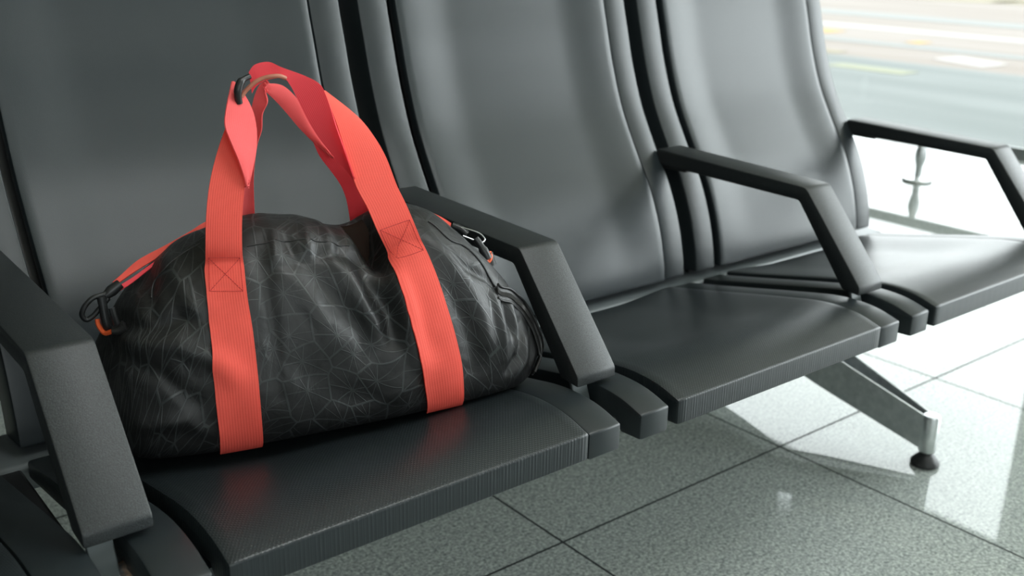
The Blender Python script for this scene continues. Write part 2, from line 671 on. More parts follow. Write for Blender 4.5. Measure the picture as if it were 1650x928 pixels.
def ground(name, x0, x1, y0, y1, z, material):
    o = MB().box(x0, x1, y0, y1, z - 0.5, z).build(name, material, None, False)
    return o


o = ground('shadowed_apron', 5.6, 42.5, -60, 120, GZ, M['apronshade'])  # near strip of apron, building shadow painted in as its colour
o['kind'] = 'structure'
o = ground('apron', 42.5, 400, -200, 400, GZ, M['concrete'])
o['kind'] = 'structure'

# ------------------------------------------------------------------ bench
P_, X0 = 0.6, 0.327
PADW = 0.448
top = spline([(0.800, 0.448), (0.838, 0.4585), (0.880, 0.4615), (0.92, 0.458), (0.96, 0.4505), (1.02, 0.4385), (1.10, 0.4215), (1.18, 0.405), (1.226, 0.396)], 4)
seat_poly = fillet([(0.800, 0.414)] + top + [(1.226, 0.372), (1.10, 0.392), (0.95, 0.420), (0.845, 0.426), (0.835, 0.412)],
                   [0.003, 0.008] + [0] * (len(top) - 2) + [0.005, 0.006, 0, 0, 0, 0.003], 4)
bf = [(1.240, 0.402), (1.246, 0.440), (1.262, 0.498), (1.290, 0.562), (1.332, 0.628), (1.374, 0.700), (1.404, 0.775), (1.422, 0.835), (1.438, 0.890), (1.452, 0.950), (1.466, 1.020)]
front_curve = spline(bf, 4)


def back_poly(th):
    fc = [Vector(p) for p in front_curve]
    bk = []
    for i in range(0, len(fc), 4):
        a, c = fc[max(0, i - 1)], fc[min(len(fc) - 1, i + 1)]
        t = (c - a).normalized()
        bk.append(fc[i] + Vector((t.y, -t.x)) * th)
    poly = [tuple(p) for p in fc] + [tuple(p) for p in reversed(bk)]
    r = [0] * len(poly)
    r[0] = r[len(fc) - 1] = 0.006
    r[len(fc)] = r[-1] = 0.004
    return fillet(poly, r, 4)


bench = empty('airport_bench', (0.9, 1.25, 0), 0, 'row of joined black airport seats on a metal beam over polished tiles', 'bench')
BO = Vector((0.9, 1.25, 0))


def loc(o):
    """meshes are modelled in world metres; hang them under the bench's base point"""
    for v in o.data.vertices:
        v.co -= BO
    return o


def child(o, parent):
    o.parent = parent
    return loc(o)


PADP = seat_poly
STRIPP = [Vector((p.x + 0.002, p.y - 0.003)) for p in seat_poly]
BP, BS = back_poly(0.022), back_poly(0.066)
BS = [Vector((p.x + 0.003, p.y)) for p in BS]


def make_seat(i, labels):
    xl = X0 + i * P_
    xr = xl + PADW
    c = (xl + xr) / 2

    def dish_s(x, y, z):
        e_ = abs(x - c) / (PADW / 2)
        k = (1 - sst(0.35, 0.97, e_)) * sst(0.86, 1.02, y)
        return 0, -0.009 * k

    def dish_b(x, y, z):
        e_ = abs(x - c) / (PADW / 2)
        k = (1 - sst(0.50, 0.97, e_)) * sst(0.41, 0.52, z)
        return 0.010 * k, 0

    seat = sweep_x('seat', PADP, xl, xr, 0.004, M['pad'], bench, 36, dish_s)
    loc(seat)
    a = sweep_x('seat_side_rail', STRIPP, xl - 0.064, xl - 0.014, 0.004, M['strip'], seat)
    b_ = sweep_x('seat_side_rail', STRIPP, xr + 0.002, xr + 0.054, 0.004, M['strip'], seat)
    back = sweep_x('backrest', BP, xl, xr, 0.004, M['backpad'], bench, 40, dish_b)
    loc(back)
    c_ = sweep_x('backrest_side_rail', BS, xl - 0.066, xl - 0.013, 0.004, M['strip'], back)
    d_ = sweep_x('backrest_side_rail', BS, xr + 0.003, xr + 0.054, 0.004, M['strip'], back)
    # moulded shell that carries pad and rails from behind / below
    yb = [(p.x + 0.034, p.y) for p in [Vector(q) for q in front_curve[0:-2:4]]]
    yb[0] = (yb[0][0] - 0.006, 0.335)
    sh = MB()
    vs, fs = [], []
    for x in (xl - 0.05, xr + 0.045):
        for y, z in yb:
            vs.append((x, y, z))
            vs.append((x, y + 0.012, z))
    k = len(yb) * 2
    for q in range(len(yb) - 1):
        a0 = q * 2
        fs += [(a0, a0 + 2, k + a0 + 2, k + a0), (a0 + 1, k + a0 + 1, k + a0 + 3, a0 + 3)]
        fs += [(a0, a0 + 1, a0 + 3, a0 + 2), (k + a0, k + a0 + 2, k + a0 + 3, k + a0 + 1)]
    fs += [(0, k, k + 1, 1), (k - 2, k - 1, 2 * k - 1, 2 * k - 2)]
    sh.add(vs, fs)
    e_ = sh.build('back_shell', M['blackp'], back)
    sp_ = MB().box(xl - 0.045, xr + 0.045, 0.90, 1.20, 0.372, 0.384)
    f_ = sp_.build('seat_pan', M['strip'], seat)
    for q in (a, b_, c_, d_, e_, f_):
        loc(q)
    return seat, back


for i in (-1, 0, 1, 2):
    make_seat(i, None)

arm_poly = fillet([(1.330, 0.6265), (0.996, 0.6175), (0.8765, 0.479), (0.876, 0.465), (0.908, 0.468), (1.008, 0.594), (1.330, 0.5985)],
                  [0.004, 0.007, 0.004, 0.003, 0.004, 0.005, 0.004], 4)


def make_arm(i):
    x0 = X0 - 0.103 + i * P_
    arm = sweep_x('armrest', arm_poly, x0, x0 + 0.065, 0.0026, M['arm'], bench)
    loc(arm)
    xm = X0 - 0.085 + i * P_
    # bent steel strap from the arm's foot into the gap between two seats
    prof = [(0.900, 0.480), (0.885, 0.440), (0.880, 0.422), (0.884, 0.398), (0.930, 0.380)]
    v, f = [], []
    for x in (xm - 0.012, xm + 0.013):
        for y, z in prof:
            v += [(x, y, z), (x, y + 0.006, z + 0.001)]
    k = len(prof) * 2
    for q in range(len(prof) - 1):
        a0 = 2 * q
        f += [(a0, a0 + 2, k + a0 + 2, k + a0), (a0 + 1, k + a0 + 1, k + a0 + 3, a0 + 3), (a0, a0 + 1, a0 + 3, a0 + 2), (k + a0, k + a0 + 2, k + a0 + 3, k + a0 + 1)]
    f += [(0, k, k + 1, 1), (k - 2, k - 1, 2 * k - 1, 2 * k - 2)]
    s = MB().add(v, f).build('arm_bracket', M['bracket'], arm, True, 0.0015, 2)
    r = MB().tube([(xm - 0.02, 0.893, 0.421), (xm + 0.05, 0.893, 0.421)], 0.0085, 20).build('bracket_bolt', M['rust'], arm)
    q = MB().box(xm - 0.010, xm + 0.012, 1.262, 1.345, 0.592, 0.612).build('rear_mount', M['blackp'], arm, True, 0.002)
    sp_ = MB().box(xm - 0.0125, xm + 0.0145, 0.90, 1.25, 0.345, 0.382).build('support_spar', M['blackp'], arm, True, 0.003)
    for o in (s, r, q, sp_):
        loc(o)


for i in (0, 1, 2, 3):
    make_arm(i)

# cross beam under the joint of seats and backrests
by = fillet([(1.229, 0.350), (1.229, 0.388), (1.320, 0.394), (1.330, 0.350)], [0.01, 0.011, 0.010, 0.010], 5)
beam = sweep_x('beam', by, -0.34, 2.065, 0.006, M['beam'], bench, 2)
loc(beam)


def make_leg(x):
    """spread leg: a folded steel channel, front and rear arm, on levelling feet"""
    parts = []
    for s in (-1, 1):
        yf = 0.945 if s < 0 else 1.665
        yc = 1.305
        v, f = [], []
        # side plates of the channel, converging on the foot post
        for sx, name in ((-1, 0), (1, 0)):
            n0 = len(v)
            for t in [k / 10 for k in range(11)]:
                y = yf + (yc - yf) * t
                hw = 0.012 + 0.018 * min(1, t * 1.5)
                zt = 0.105 + 0.104 * t
                zb = 0.034 + 0.086 * t
                xx = x + sx * hw
                v += [(xx, y, zb), (xx, y, zt), (xx - sx * 0.004, y, zt), (xx - sx * 0.004, y, zb)]
            for q in range(10):
                a0 = n0 + q * 4
                for k in range(4):
                    f.append((a0 + k, a0 + (k + 1) % 4, a0 + 4 + (k + 1) % 4, a0 + 4 + k))
            f.append((n0, n0 + 1, n0 + 2, n0 + 3))
            f.append((n0 + 40, n0 + 41, n0 + 42, n0 + 43))
        # floor of the channel
        n0 = len(v)
        for t in [k / 10 for k in range(11)]:
            y = yf + (yc - yf) * t
            hw = 0.011 + 0.018 * min(1, t * 1.5)
            zb = 0.036 + 0.086 * t
            v += [(x - hw, y, zb), (x + hw, y, zb), (x + hw, y, zb + 0.003), (x - hw, y, zb + 0.003)]
        for q in range(10):
            a0 = n0 + q * 4
            for k in range(4):
                f.append((a0 + k, a0 + (k + 1) % 4, a0 + 4 + (k + 1) % 4, a0 + 4 + k))
        f.append((n0, n0 + 1, n0 + 2, n0 + 3))
        f.append((n0 + 40, n0 + 41, n0 + 42, n0 + 43))
        leg = MB().add(v, f).build('leg', M['steel'], bench)
        loc(leg)
        post = MB().lathe([(0.0155, 0.030), (0.0168, 0.032), (0.0168, 0.106), (0.0155, 0.1085), (0.010, 0.109)], (x, yf, 0), 32).build('foot_post', M['steel'], leg)
        pad = MB().lathe([(0.025, 0.0), (0.028, 0.003), (0.028, 0.008), (0.018, 0.020), (0.012, 0.026), (0.012, 0.032)], (x, yf, 0), 32).build('levelling_foot', M['rubber'], leg)
        loc(post)
        loc(pad)
    c = MB().box(x - 0.032, x + 0.032, 1.262, 1.345, 0.115, 0.345).build('leg_column', M['steel'], bench, True, 0.006)
    c2 = MB().box(x - 0.04, x + 0.04, 1.20, 1.33, 0.335, 0.352).build('beam_clamp', M['blackp'], c, True, 0.003)
    loc(c)
    loc(c2)


make_leg(1.856)
make_leg(-0.12)

# ------------------------------------------------------------------ duffel bag
BAG_O = Vector((0.57, 1.06, 0.449))
BA = math.radians(-11)
bagE = empty('duffel_bag', BAG_O, BA, 'black sports duffel bag with coral webbing handles sitting on a seat', 'bag')
ZB = 0.003          # underside above the bag's base point
HL, HR = 0.268, 0.284
ZTOP = [(-0.268, 0.55), (-0.245, 0.590), (-0.232, 0.612), (-0.215, 0.634), (-0.19, 0.653), (-0.15, 0.672), (-0.11, 0.685), (-0.08, 0.690), (-0.045, 0.688),
        (-0.01, 0.681), (0.02, 0.670), (0.045, 0.664), (0.065, 0.672), (0.09, 0.684), (0.115, 0.686), (0.145, 0.675), (0.175, 0.656), (0.205, 0.630), (0.23, 0.600), (0.25, 0.577), (0.268, 0.553), (0.288, 0.52)]


def lerp_tab(tab, x):
    if x <= tab[0][0]:
        return tab[0][1]
    for (a, va), (c, vc) in zip(tab, tab[1:]):
        if x <= c:
            t = (x - a) / (c - a)
            return va + (vc - va) * t
    return tab[-1][1]


def ztop(x):
    return sum(lerp_tab(ZTOP, x + d) for d in (-0.012, -0.006, 0, 0.006, 0.012)) / 5 - 0.449


def seg_d(px, pz, a):
    (x0, z0), (x1, z1) = a
    dx, dz = x1 - x0, z1 - z0
    t = max(0, min(1, ((px - x0) * dx + (pz - z0) * dz) / (dx * dx + dz * dz + 1e-9)))
    return math.hypot(px - x0 - t * dx, pz - z0 - t * dz), t


# folds on the front: polyline in (along the bag, height above base), amplitude out(+)/in(-), width
FOLDS = [
    ([(-0.075, 0.20), (-0.02, 0.208), (0.01, 0.205), (0.035, 0.195)], -0.0035, 0.006),
    ([(-0.07, 0.208), (-0.062, 0.23)], 0.004, 0.006),
    ([(-0.045, 0.208), (-0.05, 0.225)], -0.005, 0.007),
    ([(-0.03, 0.208), (-0.025, 0.23)], 0.004, 0.006),
    ([(-0.005, 0.208), (0.0, 0.225)], 0.004, 0.006),
    ([(0.008, 0.20), (0.012, 0.215)], -0.004, 0.006),
    ([(0.030, 0.195), (0.036, 0.165), (0.050, 0.140), (0.052, 0.11)], -0.013, 0.013),
    ([(0.000, 0.195), (0.018, 0.165), (0.032, 0.130)], 0.007, 0.011),
    ([(-0.03, 0.195), (-0.012, 0.165), (0.015, 0.125), (0.02, 0.10)], -0.007, 0.012),
    ([(-0.06, 0.195), (-0.04, 0.165), (-0.02, 0.12)], 0.004, 0.012),
    ([(0.060, 0.205), (0.066, 0.17), (0.072, 0.12), (0.08, 0.08)], 0.008, 0.011),
    ([(-0.085, 0.21), (-0.084, 0.15), (-0.086, 0.07)], -0.0035, 0.008),
    ([(-0.070, 0.20), (-0.066, 0.14), (-0.072, 0.08)], 0.0022, 0.010),
    ([(-0.06, 0.10), (-0.02, 0.06), (0.03, 0.035)], -0.004, 0.02),
    ([(0.03, 0.02), (0.06, 0.05), (0.09, 0.075)], 0.005, 0.014),
    ([(0.115, 0.225), (0.135, 0.20), (0.155, 0.175), (0.185, 0.155), (0.205, 0.13)], -0.0045, 0.005),
    ([(0.12, 0.21), (0.14, 0.18), (0.165, 0.12), (0.17, 0.09)], 0.007, 0.014),
    ([(0.135, 0.15), (0.15, 0.10), (0.16, 0.06)], -0.006, 0.013),
    ([(0.19, 0.135), (0.195, 0.10), (0.20, 0.06)], 0.006, 0.008),
    ([(0.205, 0.125), (0.21, 0.10), (0.215, 0.085)], -0.007, 0.006),
    ([(0.218, 0.115), (0.22, 0.08), (0.222, 0.06)], 0.005, 0.006),
    ([(0.232, 0.09), (0.222, 0.06), (0.205, 0.04)], -0.006, 0.006),
    ([(0.24, 0.07), (0.232, 0.045), (0.21, 0.025)], 0.005, 0.007),
    ([(-0.24, 0.145), (-0.20, 0.150), (-0.175, 0.16), (-0.15, 0.158)], -0.006, 0.008),
    ([(-0.22, 0.135), (-0.18, 0.135), (-0.15, 0.12), (-0.13, 0.10)], 0.006, 0.011),
    ([(-0.19, 0.20), (-0.198, 0.18), (-0.20, 0.165)], -0.005, 0.008),
    ([(-0.17, 0.205), (-0.165, 0.18), (-0.15, 0.15)], 0.004, 0.010),
    ([(-0.235, 0.12), (-0.20, 0.105), (-0.17, 0.075)], -0.004, 0.010),
    ([(-0.22, 0.05), (-0.18, 0.055), (-0.16, 0.035)], 0.005, 0.010),
]
NU, NV = 300, 220


def seat_z(x, y):
    wy = BAG_O.y + y * math.cos(BA) + x * math.sin(BA)
    for a, c in zip(top, top[1:]):
        if a[0] <= wy <= c[0]:
            return a[1] + (c[1] - a[1]) * (wy - a[0]) / (c[0] - a[0]) - BAG_O.z + 0.0015
    return (top[0][1] if wy < top[0][0] else top[-1][1]) - BAG_O.z + 0.0015


def bag_point(iu, iv):
    a = -1 + 2 * iu / NU
    u = math.sin(a * math.pi / 2) if abs(a) < 1 else a
    x = (HL if u < 0 else HR) * u
    k = max(0.0, 1 - abs(u) ** 5) ** (1 / 2.6)
    zc = 0.075
    zt = zc + (ztop(x) - zc) * k
    zb = ZB + (zc - ZB) * (1 - min(1, k * 1.35)) + 0.022 * sst(0.80, 1.0, abs(u)) * k
    wd = 0.112 * k * (1 - 0.10 * u * u)
    t = 2 * math.pi * iv / NV
    c, s = math.cos(t), math.sin(t)
    zm = zb + (zt - zb) * 0.30
    y = wd * math.copysign(abs(c) ** (0.80 if s >= 0 else 0.27), c)
    if s >= 0:
        z = zm + (zt - zm) * abs(s) ** 0.95
        y *= 1 - 0.10 * s
    else:
        z = zm - (zm - zb) * abs(s) ** 0.85
        z += (seat_z(x, y) - seat_z(x, -wd)) * abs(s) ** 1.5 * k
    return Vector((x, y, z))


def build_bag():
    V = [[bag_point(i, j) for j in range(NV)] for i in range(NU + 1)]
    # displace along approximate normals
    out = []
    for i in range(NU + 1):
        row = []
        for j in range(NV):
            p = V[i][j]
            if 0 < i < NU:
                du = V[i + 1][j] - V[i - 1][j]
                dv = V[i][(j + 1) % NV] - V[i][j - 1]
                n = du.cross(dv)
                n = n.normalized() if n.length > 1e-12 else Vector((0, 0, 1))
                cen = Vector((p.x, 0, 0.1))
                if n.dot(p - cen) < 0:
                    n = -n
            else:
                n = Vector((1 if i else -1, 0, 0))
            rise = sst(0.004, 0.05, p.z)
            q = p.copy()
            nn = noise.noise(Vector((p.x * 13, p.y * 13, p.z * 9))) * 0.0035 + noise.noise(Vector((p.x * 30 + 5, p.y * 30, p.z * 18))) * 0.0018
            rg = 1 - abs(noise.noise(Vector((p.x * 22 + p.z * 12, p.y * 14 + 9, p.z * 11))))
            nn += (rg ** 5) * 0.0006
            d = nn
            if p.y < 0.03:
                fr = 1 - sst(-0.01, 0.03, p.y)
                for pl, am, wd in FOLDS:
                    best, tt = 9, 0
                    ns = len(pl) - 1
                    for q_ in range(ns):
                        dd, t = seg_d(p.x, p.z, (pl[q_], pl[q_ + 1]))
                        if dd < best:
                            best, tt = dd, (q_ + t) / ns
                    if best < wd * 3:
                        d += am * math.exp(-(best / wd) ** 2) * fr * (0.35 + 0.65 * math.sin(math.pi * (0.12 + 0.76 * tt)))
            q += n * d * rise
            # the open mouth: front rim sags between the handle and the crest
            nx = math.exp(-((p.x - 0.054) / 0.014) ** 2)
            if p.z > 0.15:
                q.z -= 0.042 * nx * sst(0.165, 0.225, p.z) * (1 - sst(0.0, 0.035, p.y))
                q.y += 0.010 * nx * sst(0.165, 0.225, p.z) * (1 - sst(-0.01, 0.02, p.y))
            q.z = max(q.z, seat_z(q.x, q.y))
            row.append(q)
        out.append(row)
    verts, uvs = [], []
    along = 0
    for i in range(NU + 1):
        acc = 0
        if i:
            along += (V[i][NV // 2 + 18] - V[i - 1][NV // 2 + 18]).length
        for j in range(NV):
            if j:
                acc += (V[i][j] - V[i][j - 1]).length
            verts.append(out[i][j])
            uvs.append((along, acc))
    faces = []
    for i in range(NU):
        for j in range(NV):
            faces.append((i * NV + j, i * NV + (j + 1) % NV, (i + 1) * NV + (j + 1) % NV, (i + 1) * NV + j))
    faces.append(tuple(range(NV)))
    faces.append(tuple(NU * NV + j for j in range(NV)))
    # the seam of the UVs sits at the back widest line
    return verts, faces, uvs


bv, bfaces, buv = build_bag()
body = obj('bag_body', bv, bfaces, M['cloth'], bagE, True, None)
me = body.data
ul = me.uv_layers.new(name='UVMap')
for p in me.polygons:
    us = [buv[me.loops[l].vertex_index] for l in p.loop_indices]
    mxv = max(u[1] for u in us)
    for l in p.loop_indices:
        u = buv[me.loops[l].vertex_index]
        vv = u[1]
        if mxv - vv > 0.3:
            vv = mxv
        ul.data[l].uv = (u[0], vv)
for p in me.polygons:
    p.use_smooth = True
BVH = BVHTree.FromPolygons([tuple(v) for v in bv], [f for f in bfaces if len(f) == 4])
#BAGEND


def lay(p, off):
    """put a point a little above the bag's cloth"""
    co, n, idx, d = BVH.find_nearest(Vector(p))
    cen = Vector((co.x * 0.8, 0, 0.1))
    if n.dot(co - cen) < 0:
        n = -n
    return co + n * off


def ribbon(name, Lp, Rp, material, parent, th=0.0016, cols=8, per=6, on=None, off=0.0028, bow=0.0):
    """webbing strip between two edge lines (bag coordinates); on(t) says how much it clings to the bag"""
    A, B = spline(Lp, per), spline(Rp, per)
    rows = len(A)
    g, nrm = [], []
    for i in range(rows):
        a, c = Vector(A[i]), Vector(B[i])
        r = []
        for k in range(cols + 1):
            p = a.lerp(c, k / cols)
            if on:
                wgt = on(i / (rows - 1))
                if wgt > 0:
                    p = p.lerp(lay(p, off), wgt)
            r.append(p)
        g.append(r)
    # light smoothing so the webbing bridges the cloth's wrinkles
    if on:
        for _ in range(3):
            h = [[p.copy() for p in r] for r in g]
            for i in range(1, rows - 1):
                for k in range(cols + 1):
                    h[i][k] = (g[i - 1][k] + g[i + 1][k] + g[i][k] * 2) / 4
            g = h
        for r in g:
            for k in range(cols + 1):
                co, n, idx, d_ = BVH.find_nearest(r[k])
                if n.dot(co - Vector((co.x * 0.8, 0, 0.1))) < 0:
                    n = -n
                if (r[k] - co).dot(n) < off * 0.7 and d_ < 0.03:
                    r[k] = co + n * off * 0.7
    v, f, uv = [], [], []
    ln = 0
    for i in range(rows):
        if i:
            ln += (g[i][cols // 2] - g[i - 1][cols // 2]).length
        for k in range(cols + 1):
            du = g[i][min(cols, k + 1)] - g[i][max(0, k - 1)]
            dv = g[min(rows - 1, i + 1)][k] - g[max(0, i - 1)][k]
            n = du.cross(dv)
            n = n.normalized() if n.length > 1e-12 else Vector((0, -1, 0))
            if bow:
                g[i][k] = g[i][k] + n * bow * math.sin(math.pi * k / cols)
            nrm.append(n)
            v.append(g[i][k] + n * th / 2)
            uv.append((0.04 * k / cols, ln))
    n0 = len(v)
    for i in range(rows):
        for k in range(cols + 1):
            v.append(g[i][k] - nrm[i * (cols + 1) + k] * th / 2)
            uv.append(uv[i * (cols + 1) + k])
    C = cols + 1
    for i in range(rows - 1):
        for k in range(cols):
            a = i * C + k
            f.append((a, a + 1, a + C + 1, a + C))
            f.append((n0 + a, n0 + a + C, n0 + a + C + 1, n0 + a + 1))
        f.append((i * C, i * C + C, n0 + i * C + C, n0 + i * C))
        f.append((i * C + cols, n0 + i * C + cols, n0 + i * C + C + cols, i * C + C + cols))
    for k in range(cols):
        f.append((k, n0 + k, n0 + k + 1, k + 1))
        a = (rows - 1) * C + k
        f.append((a, a + 1, n0 + a + 1, n0 + a))
    return obj(name, v, f, material, parent, True, uv)


